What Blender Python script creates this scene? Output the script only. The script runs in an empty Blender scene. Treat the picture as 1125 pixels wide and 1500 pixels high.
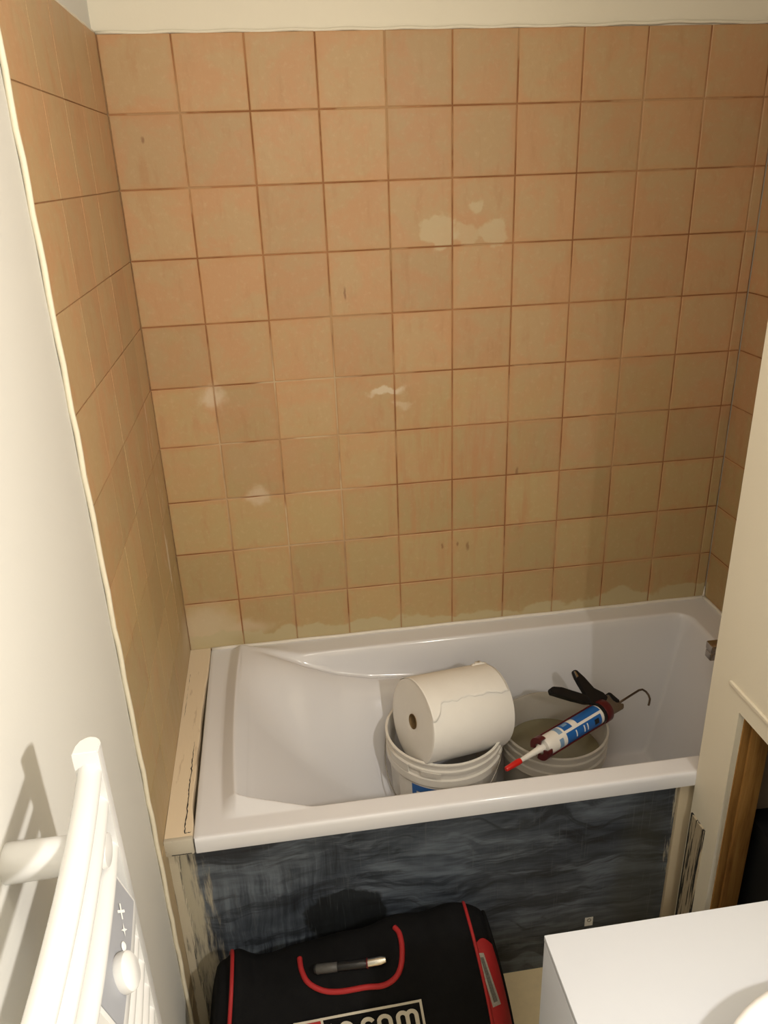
import bpy, bmesh, math, random
from mathutils import Vector, Matrix
from mathutils.bvhtree import BVHTree
random.seed(7)
S = bpy.context.scene
COL = S.collection
PI = math.pi

# ------------------------------------------------------------------ camera, light, exposure
FPX = 1165.445
CAM = Vector((0.3053, -1.9547, 1.8173))
RIGHT = Vector((0.98895, -0.14436, -0.03353)).normalized()
FWD = Vector((0.11916, 0.90905, -0.39929)).normalized()
UP = RIGHT.cross(FWD).normalized()
RIGHT = FWD.cross(UP).normalized()
cd = bpy.data.cameras.new('camera'); cam = bpy.data.objects.new('camera', cd); COL.objects.link(cam)
cd.sensor_fit = 'HORIZONTAL'; cd.sensor_width = 36.0; cd.lens = 36.0*FPX/1125.0; cd.clip_start = 0.01
M3 = Matrix((RIGHT, UP, -FWD)).transposed()
cam.matrix_world = Matrix.Translation(CAM) @ M3.to_4x4()
S.camera = cam

W = bpy.data.worlds.new('world'); S.world = W; W.use_nodes = True
W.node_tree.nodes['Background'].inputs[0].default_value = (1.0, 0.85, 0.65, 1)
W.node_tree.nodes['Background'].inputs[1].default_value = 0.0

# the one lamp of the room: a small spot lamp over the vanity mirror on the right wall
LAMP = Vector((1.105, -2.10, 1.92))
ld = bpy.data.lights.new('mirror_lamp_offscreen', 'AREA'); ld.shape = 'DISK'; ld.size = 0.09
ld.energy = 30.0; ld.color = (1.0, 0.95, 0.88)
lo = bpy.data.objects.new('mirror_lamp_offscreen', ld); COL.objects.link(lo)
lo.location = LAMP
lo.rotation_euler = Vector((-1.0, 0.015, -0.34)).to_track_quat('-Z', 'Y').to_euler()
# the ceiling lamp in the middle of the room, weaker and soft: it reaches the floor beside the vanity and the partition
l2 = bpy.data.lights.new('ceiling_lamp_offscreen', 'POINT'); l2.shadow_soft_size = 0.15
l2.energy = 11.8; l2.color = (1.0, 0.92, 0.81)
l2o = bpy.data.objects.new('ceiling_lamp_offscreen', l2); COL.objects.link(l2o); l2o.location = (0.54, -1.46, 2.30)

S.view_settings.view_transform = 'Standard'
S.view_settings.look = 'None'
S.view_settings.gamma = 1.0
S.view_settings.use_curve_mapping = False
S.view_settings.exposure = -0.15

def ray(u, v):
    return (RIGHT*((u-562.5)/FPX) - UP*((v-750.0)/FPX) + FWD)
def px(u, v, ax, val):
    d = ray(u, v); return CAM + d*((val-CAM[ax])/d[ax])

# ------------------------------------------------------------------ node helpers
class NT:
    def __init__(s, name, rough=0.5, metal=0.0, spec=0.5):
        m = bpy.data.materials.new(name); m.use_nodes = True; s.m = m
        s.t = m.node_tree; s.n = s.t.nodes; s.l = s.t.links
        s.b = s.n['Principled BSDF']
        s.b.inputs['Roughness'].default_value = rough; s.b.inputs['Metallic'].default_value = metal
        s.b.inputs['Specular IOR Level'].default_value = spec
    def new(s, t, **k):
        n = s.n.new(t)
        for a, b in k.items(): setattr(n, a, b)
        return n
    def pos(s):
        return s.new('ShaderNodeNewGeometry').outputs['Position']
    def mapped(s, vec, scale=(1,1,1), loc=(0,0,0), rot=(0,0,0)):
        n = s.new('ShaderNodeMapping'); s.l.new(vec, n.inputs[0])
        n.inputs['Scale'].default_value = scale; n.inputs['Location'].default_value = loc; n.inputs['Rotation'].default_value = rot
        return n.outputs[0]
    def noise(s, vec, scale, detail=4, rough=0.55, dist=0.0, col=False):
        n = s.new('ShaderNodeTexNoise'); s.l.new(vec, n.inputs['Vector'])
        n.inputs['Scale'].default_value = scale; n.inputs['Detail'].default_value = detail
        n.inputs['Roughness'].default_value = rough; n.inputs['Distortion'].default_value = dist
        return n.outputs['Color' if col else 'Fac']
    def ramp(s, f, stops):
        n = s.new('ShaderNodeValToRGB'); s.l.new(f, n.inputs[0])
        e = n.color_ramp.elements
        while len(e) < len(stops): e.new(0.5)
        for i, (p, c) in enumerate(stops):
            e[i].position = p; e[i].color = (*c, 1) if len(c) == 3 else c
        return n.outputs[0]
    def mix(s, f, a, b):
        n = s.new('ShaderNodeMix'); n.data_type = 'RGBA'
        if isinstance(f, (int, float)): n.inputs[0].default_value = f
        else: s.l.new(f, n.inputs[0])
        for i, v in ((6, a), (7, b)):
            if isinstance(v, tuple): n.inputs[i].default_value = (*v, 1)
            else: s.l.new(v, n.inputs[i])
        return n.outputs[2]
    def math(s, op, a, b=None, clamp=False):
        n = s.new('ShaderNodeMath'); n.operation = op; n.use_clamp = clamp
        for i, v in enumerate((a, b)):
            if v is None: continue
            if isinstance(v, (int, float)): n.inputs[i].default_value = v
            else: s.l.new(v, n.inputs[i])
        return n.outputs[0]
    def mrange(s, v, a, b, c=0.0, d=1.0):
        n = s.new('ShaderNodeMapRange'); s.l.new(v, n.inputs[0])
        n.interpolation_type = 'SMOOTHSTEP'
        for i, q in enumerate((a, b, c, d)): n.inputs[i+1].default_value = q
        return n.outputs[0]
    def blob(s, vec, c, r, soft=0.35):
        """1 inside an ellipsoid with centre c and radii r, on a (warped) position"""
        n = s.new('ShaderNodeVectorMath'); n.operation = 'SUBTRACT'; s.l.new(vec, n.inputs[0]); n.inputs[1].default_value = c
        d = s.new('ShaderNodeVectorMath'); d.operation = 'DIVIDE'; s.l.new(n.outputs[0], d.inputs[0]); d.inputs[1].default_value = r
        q = s.new('ShaderNodeVectorMath'); q.operation = 'LENGTH'; s.l.new(d.outputs[0], q.inputs[0])
        return s.mrange(q.outputs['Value'], 1.0+soft, 1.0-soft)
    def warp(s, vec, scale, amt):
        n = s.new('ShaderNodeVectorMath'); n.operation = 'SUBTRACT'; s.l.new(s.noise(vec, scale, 3, col=True), n.inputs[0]); n.inputs[1].default_value = (.5,.5,.5)
        k = s.new('ShaderNodeVectorMath'); k.operation = 'SCALE'; s.l.new(n.outputs[0], k.inputs[0]); k.inputs['Scale'].default_value = amt
        a = s.new('ShaderNodeVectorMath'); a.operation = 'ADD'; s.l.new(vec, a.inputs[0]); s.l.new(k.outputs[0], a.inputs[1])
        return a.outputs[0]
    def color(s, c):
        if isinstance(c, tuple): s.b.inputs['Base Color'].default_value = (*c, 1)
        else: s.l.new(c, s.b.inputs['Base Color'])
    def rough(s, v):
        s.l.new(v, s.b.inputs['Roughness'])
    def bump(s, h, strength=0.2, dist=0.002):
        n = s.new('ShaderNodeBump'); s.l.new(h, n.inputs['Height']); n.inputs['Strength'].default_value = strength; n.inputs['Distance'].default_value = dist
        s.l.new(n.outputs[0], s.b.inputs['Normal'])
    def obj(s):
        return s.new('ShaderNodeTexCoord').outputs['Object']

def plain(name, c, rough=0.5, metal=0.0, spec=0.5, var=0.06, scale=30, bump=0.0):
    t = NT(name, rough, metal, spec); p = t.obj()
    n = t.noise(p, scale, 3)
    a = tuple(x*(1-var) for x in c); b = tuple(min(1, x*(1+var)) for x in c)
    t.color(t.mix(n, a, b))
    if bump: t.bump(t.noise(p, scale*6, 2), bump, 0.001)
    return t.m

MAT = {}
def mat_paint(name, c, spot=0.03):
    t = NT(name, 0.6, 0, 0.3); p = t.pos()
    n = t.noise(p, 2.5, 4); t.color(t.mix(n, tuple(x*(1-spot) for x in c), tuple(x*(1+spot) for x in c)))
    t.bump(t.noise(p, 220, 2), 0.12, 0.001)
    return t.m
MAT['paint'] = mat_paint('cream_paint', (0.78, 0.73, 0.61))
MAT['paint_left'] = mat_paint('pale_paint', (0.69, 0.68, 0.64))
MAT['ceiling'] = mat_paint('ceiling_paint', (0.72, 0.68, 0.58))

def mat_tile():
    t = NT('worn_painted_tile', 0.5, 0, 0.35); p = t.pos()
    info = t.new('ShaderNodeObjectInfo').outputs['Random']
    n1 = t.noise(p, 5.0, 5, 0.6)
    n2 = t.noise(t.mapped(p, (26, 26, 7)), 1.0, 5, 0.65)
    n3 = t.noise(p, 70, 4, 0.7)
    tan = (0.47, 0.318, 0.168); ora = (0.50, 0.292, 0.150); olive = (0.43, 0.328, 0.15)
    c = t.mix(t.mrange(t.noise(p, 8.0, 6, 0.68, 0.4), 0.42, 0.60), tan, ora)
    # fewer orange tones low on the wall, where grey-green primer covers more
    sx = t.new('ShaderNodeSeparateXYZ'); t.l.new(p, sx.inputs[0])
    low = t.mrange(t.math('ADD', sx.outputs['Z'], t.math('MULTIPLY', t.math('SUBTRACT', n1, 0.5), 1.4)), 1.45, 0.85)
    c = t.mix(t.math('MULTIPLY', low, 0.65), c, olive)
    c = t.mix(t.mrange(n2, 0.52, 0.72, 0, 0.65), c, (0.44, 0.25, 0.12))
    c = t.mix(t.mrange(n3, 0.50, 0.75, 0, 0.30), c, (0.58, 0.42, 0.26))
    so2 = t.new('ShaderNodeSeparateXYZ'); t.l.new(p, so2.inputs[0])
    so = t.new('ShaderNodeSeparateXYZ'); t.l.new(t.obj(), so.inputs[0])
    ed = t.math('MAXIMUM', t.math('ABSOLUTE', so.outputs['X']), t.math('ABSOLUTE', so.outputs['Z']))
    ed = t.math('ADD', ed, t.math('MULTIPLY', t.math('SUBTRACT', t.noise(p, 26, 4, 0.65), 0.5), 0.045))
    c = t.mix(t.math('MULTIPLY', t.mrange(so2.outputs['X'], 0.002, 0.006), t.mrange(ed, 0.058, 0.074, 0, 0.5)), c, (0.50, 0.27, 0.125))
    c = t.mix(t.mrange(t.noise(t.mapped(p, (9, 9, 22)), 1.0, 6, 0.7), 0.54, 0.70, 0, 0.5), c, (0.50, 0.30, 0.155))
    hv = t.new('ShaderNodeHueSaturation'); t.l.new(c, hv.inputs['Color'])
    hv.inputs['Hue'].default_value = 0.5
    t.l.new(t.math('ADD', 0.93, t.math('MULTIPLY', info, 0.13)), hv.inputs['Value'])
    c = hv.outputs[0]
    # runs of rusty colour below the middle of the back wall
    wst = t.warp(t.mapped(p, (1, 1, 1)), 18, 0.05)
    streak = t.noise(t.mapped(p, (34, 34, 4)), 1.0, 5, 0.65)
    zone = t.math('MAXIMUM', t.blob(wst, (0.76, 0, 1.02), (0.20, 0.3, 0.24), 0.4), t.blob(wst, (0.92, 0, 0.93), (0.06, 0.3, 0.08), 0.4))
    c = t.mix(t.math('MULTIPLY', zone, t.mrange(streak, 0.44, 0.66, 0, 0.55)), c, (0.47, 0.23, 0.105))
    # filler and primer smears, each where it sits on the wall
    w = t.warp(p, 22, 0.07); wf = t.warp(p, 9, 0.10)
    def smear(c, cen, r, colr, k, soft=0.3, ww=None):
        return t.mix(t.math('MULTIPLY', t.blob(ww or w, cen, r, soft), k), c, colr)
    pale = (0.56, 0.46, 0.29)
    c = smear(c, tuple(px(642, 338, 1, 0.0)), (0.050, .1, 0.042), pale, 0.62, 0.12)
    c = smear(c, tuple(px(683, 343, 1, 0.0)), (0.030, .1, 0.026), pale, 0.45, 0.2)
    c = smear(c, tuple(px(722, 340, 1, 0.0)), (0.036, .1, 0.030), pale, 0.6, 0.15)
    c = smear(c, tuple(px(696, 303, 1, 0.0)), (0.018, .1, 0.020), pale, 0.6, 0.25)
    white = (0.66, 0.56, 0.42)
    c = smear(c, tuple(px(314, 582, 1, 0.0)), (0.026, .1, 0.030), white, 0.65, 0.6)
    c = smear(c, tuple(px(377, 728, 1, 0.0)), (0.024, .1, 0.026), white, 0.5, 0.6)
    c = smear(c, tuple(px(566, 572, 1, 0.0)), (0.042, .1, 0.012), white, 0.75, 0.3)
    c = smear(c, tuple(px(590, 592, 1, 0.0)), (0.020, .1, 0.010), white, 0.35, 0.4)
    c = smear(c, (0.045, 0, 0.655), (0.085, .1, 0.060), white, 0.55, 0.7, wf)
    c = smear(c, (0.170, 0, 0.645), (0.05, .1, 0.022), white, 0.40, 0.7, wf)
    for cen, r in (((0.065, 0, 1.885), (0.0035, .1, 0.006)), ((0.486, 0, 1.538), (0.0025, .1, 0.014)), ((0.794, 0, 0.832), (0.004, .1, 0.012)), ((0.765, 0, 0.842), (0.003, .1, 0.006)), ((0.722, 0, 0.840), (0.003, .1, 0.008)), ((0.929, 0, 1.045), (0.004, .1, 0.010))):
        c = t.mix(t.math('MULTIPLY', t.blob(t.warp(p, 60, 0.008), cen, r, 0.5), 0.6), c, (0.20, 0.085, 0.04))
    # primer band along the bath
    band = t.math('ADD', sx.outputs['Z'], t.math('MULTIPLY', t.math('SUBTRACT', t.noise(p, 6, 4), 0.5), 0.16))
    yb = t.mrange(sx.outputs['Y'], -0.02, -0.005)
    c = t.mix(t.math('MULTIPLY', t.math('MULTIPLY', t.mrange(band, 0.636, 0.626), yb), 0.75), c, (0.50, 0.43, 0.26))
    # left wall: scraped filler beside the corner, and paler foot of the wall
    xl = t.mrange(sx.outputs['X'], 0.02, 0.004)
    st = t.noise(t.mapped(p, (1, 30, 9)), 1.0, 3, 0.6)
    zl = t.blob(w, (0, -0.10, 1.02), (0.3, 0.055, 0.28), 0.5)
    c = t.mix(t.math('MULTIPLY', t.math('MULTIPLY', zl, xl), t.mrange(st, 0.56, 0.60, 0, 0.7)), c, white)
    st2 = t.noise(t.mapped(p, (1, 34, 3)), 1.0, 4, 0.7)
    foot = t.mrange(t.math('ADD', sx.outputs['Z'], t.math('MULTIPLY', st2, 0.35)), 0.95, 0.72)
    c = t.mix(t.math('MULTIPLY', t.math('MULTIPLY', foot, xl), 0.55), c, (0.50, 0.40, 0.27))
    t.color(c)
    t.rough(t.math('ADD', 0.40, t.math('MULTIPLY', n1, 0.25)))
    t.bump(t.math('ADD', t.noise(p, 60, 4, 0.7), t.math('MULTIPLY', n2, 0.8)), 0.22, 0.002)
    return t.m
MAT['tile'] = mat_tile()

def mat_grout():
    t = NT('rust_and_cream_grout', 0.8, 0, 0.2); p = t.pos()
    n = t.noise(p, 7, 3); n2 = t.noise(p, 3.0, 3)
    c = t.mix(t.mrange(n, 0.4, 0.62), (0.27, 0.118, 0.048), (0.40, 0.20, 0.092))
    z = t.blob(t.warp(p, 6, 0.3), (0.33, 0, 1.12), (0.20, 0.5, 0.35), 0.5)
    c = t.mix(t.math('MULTIPLY', z, t.mrange(n2, 0.42, 0.52, 0, 0.85)), c, (0.62, 0.50, 0.32))
    c = t.mix(t.mrange(t.noise(p, 4.5, 4), 0.53, 0.60, 0, 0.75), c, (0.46, 0.30, 0.16))
    sx = t.new('ShaderNodeSeparateXYZ'); t.l.new(p, sx.inputs[0])
    c = t.mix(t.math('MULTIPLY', t.mrange(sx.outputs['X'], 0.004, -0.001), t.mrange(n, 0.40, 0.50, 0.25, 0.9)), c, (0.37, 0.215, 0.105))
    t.color(c); return t.m
MAT['grout'] = mat_grout()
MAT['bead'] = plain('cream_edge_filler', (0.74, 0.68, 0.54), 0.6, var=0.08, scale=60)
MAT['floor'] = plain('beige_vinyl', (0.84, 0.70, 0.45), 0.45, var=0.10, scale=40)
MAT['acrylic'] = plain('white_acrylic', (0.725, 0.725, 0.755), 0.13, spec=0.5, var=0.01, scale=3)
MAT['sealant'] = plain('white_sealant', (0.76, 0.72, 0.66), 0.35, var=0.03)
MAT['enamel'] = plain('white_radiator_enamel', (0.70, 0.70, 0.695), 0.25, var=0.01)
MAT['panel_grey'] = plain('grey_control_face', (0.30, 0.31, 0.34), 0.4)
MAT['mark'] = plain('white_print', (0.82, 0.82, 0.80), 0.4)
MAT['vanity_top'] = plain('white_laminate', (0.61, 0.635, 0.69), 0.28, var=0.01)
MAT['ceramic'] = plain('white_ceramic', (0.82, 0.81, 0.80), 0.08, var=0.01)
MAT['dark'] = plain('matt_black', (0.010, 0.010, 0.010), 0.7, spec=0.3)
MAT['chrome'] = plain('chrome', (0.45, 0.40, 0.36), 0.16, 1.0)
MAT['paper'] = plain('white_paper', (0.86, 0.84, 0.80), 0.85, spec=0.2, var=0.03, scale=25, bump=0.15)
MAT['card'] = plain('brown_cardboard', (0.24, 0.16, 0.08), 0.85, spec=0.2)
MAT['bucket'] = plain('white_bucket_plastic', (0.76, 0.73, 0.67), 0.35, var=0.05, scale=18)
MAT['blue'] = plain('blue_print', (0.012, 0.12, 0.42), 0.35)
MAT['blue_pale'] = plain('pale_blue_print', (0.22, 0.36, 0.55), 0.4)
MAT['white_plastic'] = plain('white_plastic', (0.80, 0.77, 0.72), 0.35)
MAT['red_cap'] = plain('red_plastic', (0.62, 0.015, 0.010), 0.35)
MAT['maroon'] = plain('dark_red_metal', (0.10, 0.010, 0.012), 0.35, 0.2)
MAT['black_metal'] = plain('black_metal', (0.012, 0.012, 0.013), 0.35, 0.3)
MAT['steel'] = plain('dull_steel', (0.28, 0.26, 0.23), 0.38, 0.9)
MAT['bright_steel'] = plain('bright_steel', (0.70, 0.68, 0.62), 0.25, 1.0)
MAT['rod'] = plain('brown_steel_rod', (0.10, 0.07, 0.05), 0.35, 0.8)
MAT['red_fabric'] = plain('red_fabric', (0.33, 0.010, 0.012), 0.7, bump=0.2, scale=60)
MAT['grey_patch'] = plain('grey_woven_patch', (0.30, 0.28, 0.25), 0.8, var=0.35, scale=260)
MAT['grip_grey'] = plain('dark_grey_rubber', (0.055, 0.053, 0.05), 0.5, var=0.4, scale=150)
MAT['tab_dark'] = plain('black_and_grey_weave', (0.10, 0.095, 0.085), 0.8, var=0.9, scale=420)
MAT['thread'] = plain('off_white_thread', (0.52, 0.48, 0.40), 0.8, var=0.12, scale=300)
MAT['inner_wall'] = plain('bare_cavity_board', (0.34, 0.27, 0.20), 0.9, var=0.15)

def mat_fabric():
    t = NT('black_canvas', 0.9, 0, 0.10); p = t.obj()
    t.color(t.mix(t.noise(p, 40, 4), (0.0045, 0.0045, 0.005), (0.0085, 0.0085, 0.009)))
    h = t.math('ADD', t.noise(p, 900, 1), t.math('MULTIPLY', t.noise(p, 9, 4), 6.0))
    t.bump(h, 0.25, 0.002); return t.m
MAT['canvas'] = mat_fabric()

def mat_wood():
    t = NT('raw_pine', 0.7, 0, 0.25); p = t.pos()
    g = t.noise(t.mapped(p, (60, 60, 4)), 1.0, 5, 0.65, 0.6)
    c = t.ramp(g, [(0.3, (0.17, 0.075, 0.018)), (0.5, (0.30, 0.15, 0.040)), (0.72, (0.40, 0.215, 0.065))])
    t.color(c); t.bump(g, 0.2, 0.001); return t.m
MAT['wood'] = mat_wood()

def mat_board():
    """dark waterproofing coat brushed over a board, cream paint dragged over both ends"""
    t = NT('brushed_dark_coating', 0.55, 0, 0.35); p = t.pos()
    w = t.warp(p, 5.0, 0.05)
    h1 = t.noise(t.mapped(w, (4.0, 1, 75), rot=(0, 0.10, 0)), 1.0, 6, 0.7)
    h2 = t.noise(t.mapped(w, (5.0, 1, 60), rot=(0, -0.55, 0)), 1.0, 6, 0.7)
    ver = t.noise(t.mapped(w, (80, 1, 5.0)), 1.0, 6, 0.7)
    big = t.noise(t.mapped(p, (3.0, 1, 6.0)), 1.0, 4, 0.6, 0.9)
    big2 = t.noise(t.mapped(p, (5.0, 1, 8.0), loc=(3, 0, 7)), 1.0, 3, 0.5, 0.6)
    sx = t.new('ShaderNodeSeparateXYZ'); t.l.new(p, sx.inputs[0])
    hor = t.mix(t.mrange(big2, 0.47, 0.53), h1, h2)
    lm = t.mrange(t.math('ADD', sx.outputs['X'], t.math('MULTIPLY', t.math('SUBTRACT', big, 0.5), 0.3)), 0.42, 0.32)
    vz = t.mrange(t.math('ADD', sx.outputs['Z'], t.math('MULTIPLY', t.math('SUBTRACT', big2, .5), .2)), 0.50, 0.43)
    st = t.mix(t.math('MULTIPLY', lm, vz), hor, ver)
    f = t.math('ADD', t.math('MULTIPLY', st, 0.34), t.math('MULTIPLY', t.mix(0.45, big, big2), 0.66))
    c = t.ramp(f, [(0.36, (0.010, 0.011, 0.014)), (0.44, (0.034, 0.041, 0.053)), (0.51, (0.068, 0.081, 0.101)), (0.60, (0.14, 0.163, 0.195))])
    s1 = t.noise(t.mapped(t.warp(p, 3.0, 0.25), (3.5, 1, 20), rot=(0, 0.28, 0)), 1.0, 7, 0.62, 0.5)
    s2 = t.noise(t.mapped(t.warp(p, 3.0, 0.25), (3.0, 1, 17), rot=(0, -0.20, 0), loc=(5, 0, 2)), 1.0, 7, 0.62, 0.5)
    c = t.mix(t.mrange(s1, 0.50, 0.60, 0, 0.62), c, (0.012, 0.013, 0.016))
    c = t.mix(t.math('MULTIPLY', t.mrange(s2, 0.53, 0.66, 0, 0.70), t.mrange(st, 0.35, 0.6)), c, (0.155, 0.182, 0.215))
    # bare black patch and a dull greenish one
    c = t.mix(t.math('MULTIPLY', t.blob(t.warp(t.warp(p, 6, .10), 26, .05), (0.355, -0.672, 0.285), (0.085, .2, 0.070), 0.10), 0.88), c, (0.010, 0.011, 0.011))
    c = t.mix(t.math('MULTIPLY', t.blob(t.warp(p, 7, .10), (1.05, -0.672, 0.27), (0.07, .2, 0.20), 0.4), 0.55), c, (0.055, 0.055, 0.042))
    fine = t.noise(t.mapped(p, (220, 1, 9)), 1.0, 3, 0.6)
    c = t.mix(t.mrange(fine, 0.60, 0.72, 0, 0.30), c, (0.13, 0.138, 0.145))
    cream = (0.42, 0.38, 0.29)
    dl = t.noise(t.mapped(p, (70, 1, 7)), 1.0, 4, 0.7)
    le = t.mrange(t.math('ADD', sx.outputs['X'], t.math('MULTIPLY', t.math('SUBTRACT', dl, 0.5), 0.20)), 0.075, 0.020)
    re = t.mrange(t.math('ADD', sx.outputs['X'], t.math('MULTIPLY', t.math('SUBTRACT', dl, 0.5), 0.10)), 1.112, 1.124)
    c = t.mix(t.math('MAXIMUM', le, re), c, cream)
    t.color(c)
    t.bump(t.math('ADD', st, fine), 0.3, 0.002)
    return t.m
MAT['board'] = mat_board()

def mat_smeared(name, base, darkc, thr, sc, soft=0.05):
    t = NT(name, 0.6, 0, 0.3); p = t.pos()
    d = t.noise(t.mapped(p, sc), 1.0, 4, 0.65)
    t.color(t.mix(t.mrange(d, thr, thr+soft), base, darkc)); t.bump(d, 0.25, 0.002)
    return t.m
MAT['ledge'] = mat_smeared('primed_ledge_paint', (0.74, 0.62, 0.46), (0.62, 0.50, 0.36), 0.60, (60, 8, 8))
MAT['ledge_end'] = mat_smeared('grey_filler', (0.50, 0.46, 0.38), (0.36, 0.32, 0.26), 0.58, (40, 40, 30))
MAT['foot_strip'] = mat_smeared('cream_paint_over_dark_board', (0.50, 0.45, 0.35), (0.06, 0.06, 0.06), 0.50, (95, 95, 5), 0.17)
MAT['side_strip'] = mat_smeared('cream_strip', (0.52, 0.44, 0.31), (0.20, 0.17, 0.12), 0.66, (60, 60, 5))
MAT['patch_strip'] = mat_smeared('scraped_cream_and_black', (0.45, 0.38, 0.27), (0.02, 0.02, 0.02), 0.49, (110, 110, 6))
MAT['ledge_black'] = plain('black_ledge_mark', (0.012, 0.012, 0.013), 0.8)

def mat_translucent():
    t = NT('cloudy_bucket_plastic', 0.35); t.color((0.74, 0.70, 0.63))
    t.b.inputs['Transmission Weight'].default_value = 0.6; t.b.inputs['IOR'].default_value = 1.1
    return t.m
MAT['cloudy'] = mat_translucent()
def mat_slurry():
    t = NT('murky_water', 0.12); p = t.pos()
    t.color(t.mix(t.noise(p, 12, 3), (0.17, 0.15, 0.085), (0.23, 0.205, 0.13))); return t.m
MAT['slurry'] = mat_slurry()

# ------------------------------------------------------------------ mesh helpers
def obj(name, bm, mat, parent=None, smooth=False, loc=None):
    me = bpy.data.meshes.new(name)
    bmesh.ops.recalc_face_normals(bm, faces=bm.faces[:])
    bm.to_mesh(me); bm.free()
    me.materials.append(MAT[mat] if isinstance(mat, str) else mat)
    if smooth:
        for p in me.polygons: p.use_smooth = True
        if smooth != True:
            try: me.set_sharp_from_angle(angle=math.radians(smooth))
            except Exception: pass
    o = bpy.data.objects.new(name, me); COL.objects.link(o)
    if parent:
        o.parent = parent
        o.matrix_parent_inverse = Matrix.Translation(-parent.location)
    if loc is not None: o.location = loc
    return o
def tag(o, label, cat=None, group=None, kind=None):
    o['label'] = label
    if cat: o['category'] = cat
    if group: o['group'] = group
    if kind: o['kind'] = kind
    return o
def struct(o, label, cat): return tag(o, label, cat, kind='structure')
def root(name, loc, label, cat, group=None):
    o = bpy.data.objects.new(name, None); COL.objects.link(o); o.location = loc; o.empty_display_size = 0.05
    return tag(o, label, cat, group)
def add_box(bm, a, b, bevel=0.0, seg=2, mat=None):
    lo = [min(a[i], b[i]) for i in range(3)]; hi = [max(a[i], b[i]) for i in range(3)]
    r = bmesh.ops.create_cube(bm, size=1.0)
    vs = r['verts']
    for v in vs:
        v.co = Vector([lo[i] + (v.co[i]+0.5)*(hi[i]-lo[i]) for i in range(3)])
    if bevel:
        es = list({e for v in vs for e in v.link_edges})
        bmesh.ops.bevel(bm, geom=es, offset=bevel, segments=seg, profile=0.5, affect='EDGES')
    elif mat is not None:
        bmesh.ops.transform(bm, matrix=mat, verts=vs)
    return vs
def box(name, a, b, mat, parent=None, bevel=0.0, seg=2):
    bm = bmesh.new(); add_box(bm, a, b, bevel, seg); return obj(name, bm, mat, parent, smooth=40 if bevel else False)
def frame_of(d):
    d = d.normalized(); a = Vector((0, 0, 1)) if abs(d.z) < 0.9 else Vector((1, 0, 0))
    x = a.cross(d).normalized(); return x, d.cross(x).normalized()
def add_tube(bm, pts, r, n=12, cap=True, flat=1.0):
    pts = [Vector(p) for p in pts]; rings = []
    rs = r if isinstance(r, (list, tuple)) else [r]*len(pts)
    X = None
    for i, p in enumerate(pts):
        d = (pts[min(i+1, len(pts)-1)] - pts[max(i-1, 0)]).normalized()
        if X is None: X, Y = frame_of(d)
        else:
            X = (X - d*X.dot(d)).normalized(); Y = d.cross(X)
        rings.append([bm.verts.new(p + X*(rs[i]*math.cos(2*PI*k/n)) + Y*(rs[i]*flat*math.sin(2*PI*k/n))) for k in range(n)])
    for a, b in zip(rings, rings[1:]):
        for k in range(n): bm.faces.new((a[k], a[(k+1)%n], b[(k+1)%n], b[k]))
    if cap:
        bm.faces.new(rings[0][::-1]); bm.faces.new(rings[-1])
    return rings
def tube(name, pts, r, mat, parent=None, n=12, sm=50):
    bm = bmesh.new(); add_tube(bm, pts, r, n); return obj(name, bm, mat, parent, smooth=sm)
def add_lathe(bm, prof, org, axis, n=48, closed=False):
    """prof: (radius, height along axis)"""
    org = Vector(org); d = Vector(axis).normalized(); X, Y = frame_of(d); rings = []
    for r, h in prof:
        if r < 1e-6: rings.append([bm.verts.new(org + d*h)])
        else: rings.append([bm.verts.new(org + d*h + X*(r*math.cos(2*PI*k/n)) + Y*(r*math.sin(2*PI*k/n))) for k in range(n)])
    pr = list(zip(rings, rings[1:]))
    if closed: pr.append((rings[-1], rings[0]))
    for a, b in pr:
        for k in range(n):
            k2 = (k+1) % n
            if len(a) == 1 and len(b) == 1: continue
            if len(a) == 1: bm.faces.new((a[0], b[k2], b[k]))
            elif len(b) == 1: bm.faces.new((a[k], a[k2], b[0]))
            else: bm.faces.new((a[k], a[k2], b[k2], b[k]))
def lathe(name, prof, org, axis, mat, parent=None, n=48, closed=False, sm=40):
    bm = bmesh.new(); add_lathe(bm, prof, org, axis, n, closed); return obj(name, bm, mat, parent, smooth=sm)
def sstep(a, b, x):
    t = max(0.0, min(1.0, (x-a)/(b-a))); return t*t*(3-2*t)
def dup(o, parent=None):
    c = o.copy(); COL.objects.link(c)
    if parent: c.parent = parent
    return c

# ------------------------------------------------------------------ room shell
T = 0.15; ZT = 2.085; JW = 0.0034
YN = -2.95; ZC = 2.46; XR = 1.135; XA = 1.53; RIM = 0.585
fl = struct(box('floor', (-0.12, YN-0.1, -0.06), (1.70, 0.12, 0.0), 'floor'), 'beige vinyl floor in front of the bath', 'floor')
ce = struct(box('ceiling', (-0.12, YN-0.1, ZC), (1.70, 0.12, ZC+0.06), 'ceiling'), 'plain pale ceiling of the bathroom', 'ceiling')
wb = struct(box('wall_back', (-0.12, 0.008, 0.0), (1.70, 0.12, ZC), 'paint'), 'back wall with worn orange tiles behind the bath', 'wall')
wl = struct(box('wall_left', (-0.12, YN, 0.0), (-0.008, 0.008, ZC), 'paint_left'), 'left wall, pale paint and worn tiles', 'wall')
wa = struct(box('wall_right_alcove', (XA+0.008, -1.95, 0.0), (1.70, 0.008, ZC), 'paint'), 'tiled end wall of the bath alcove', 'wall')
wf = struct(box('wall_front', (-0.12, YN-0.1, 0.0), (1.70, YN, ZC), 'paint'), 'painted wall facing the bath', 'wall')

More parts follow.
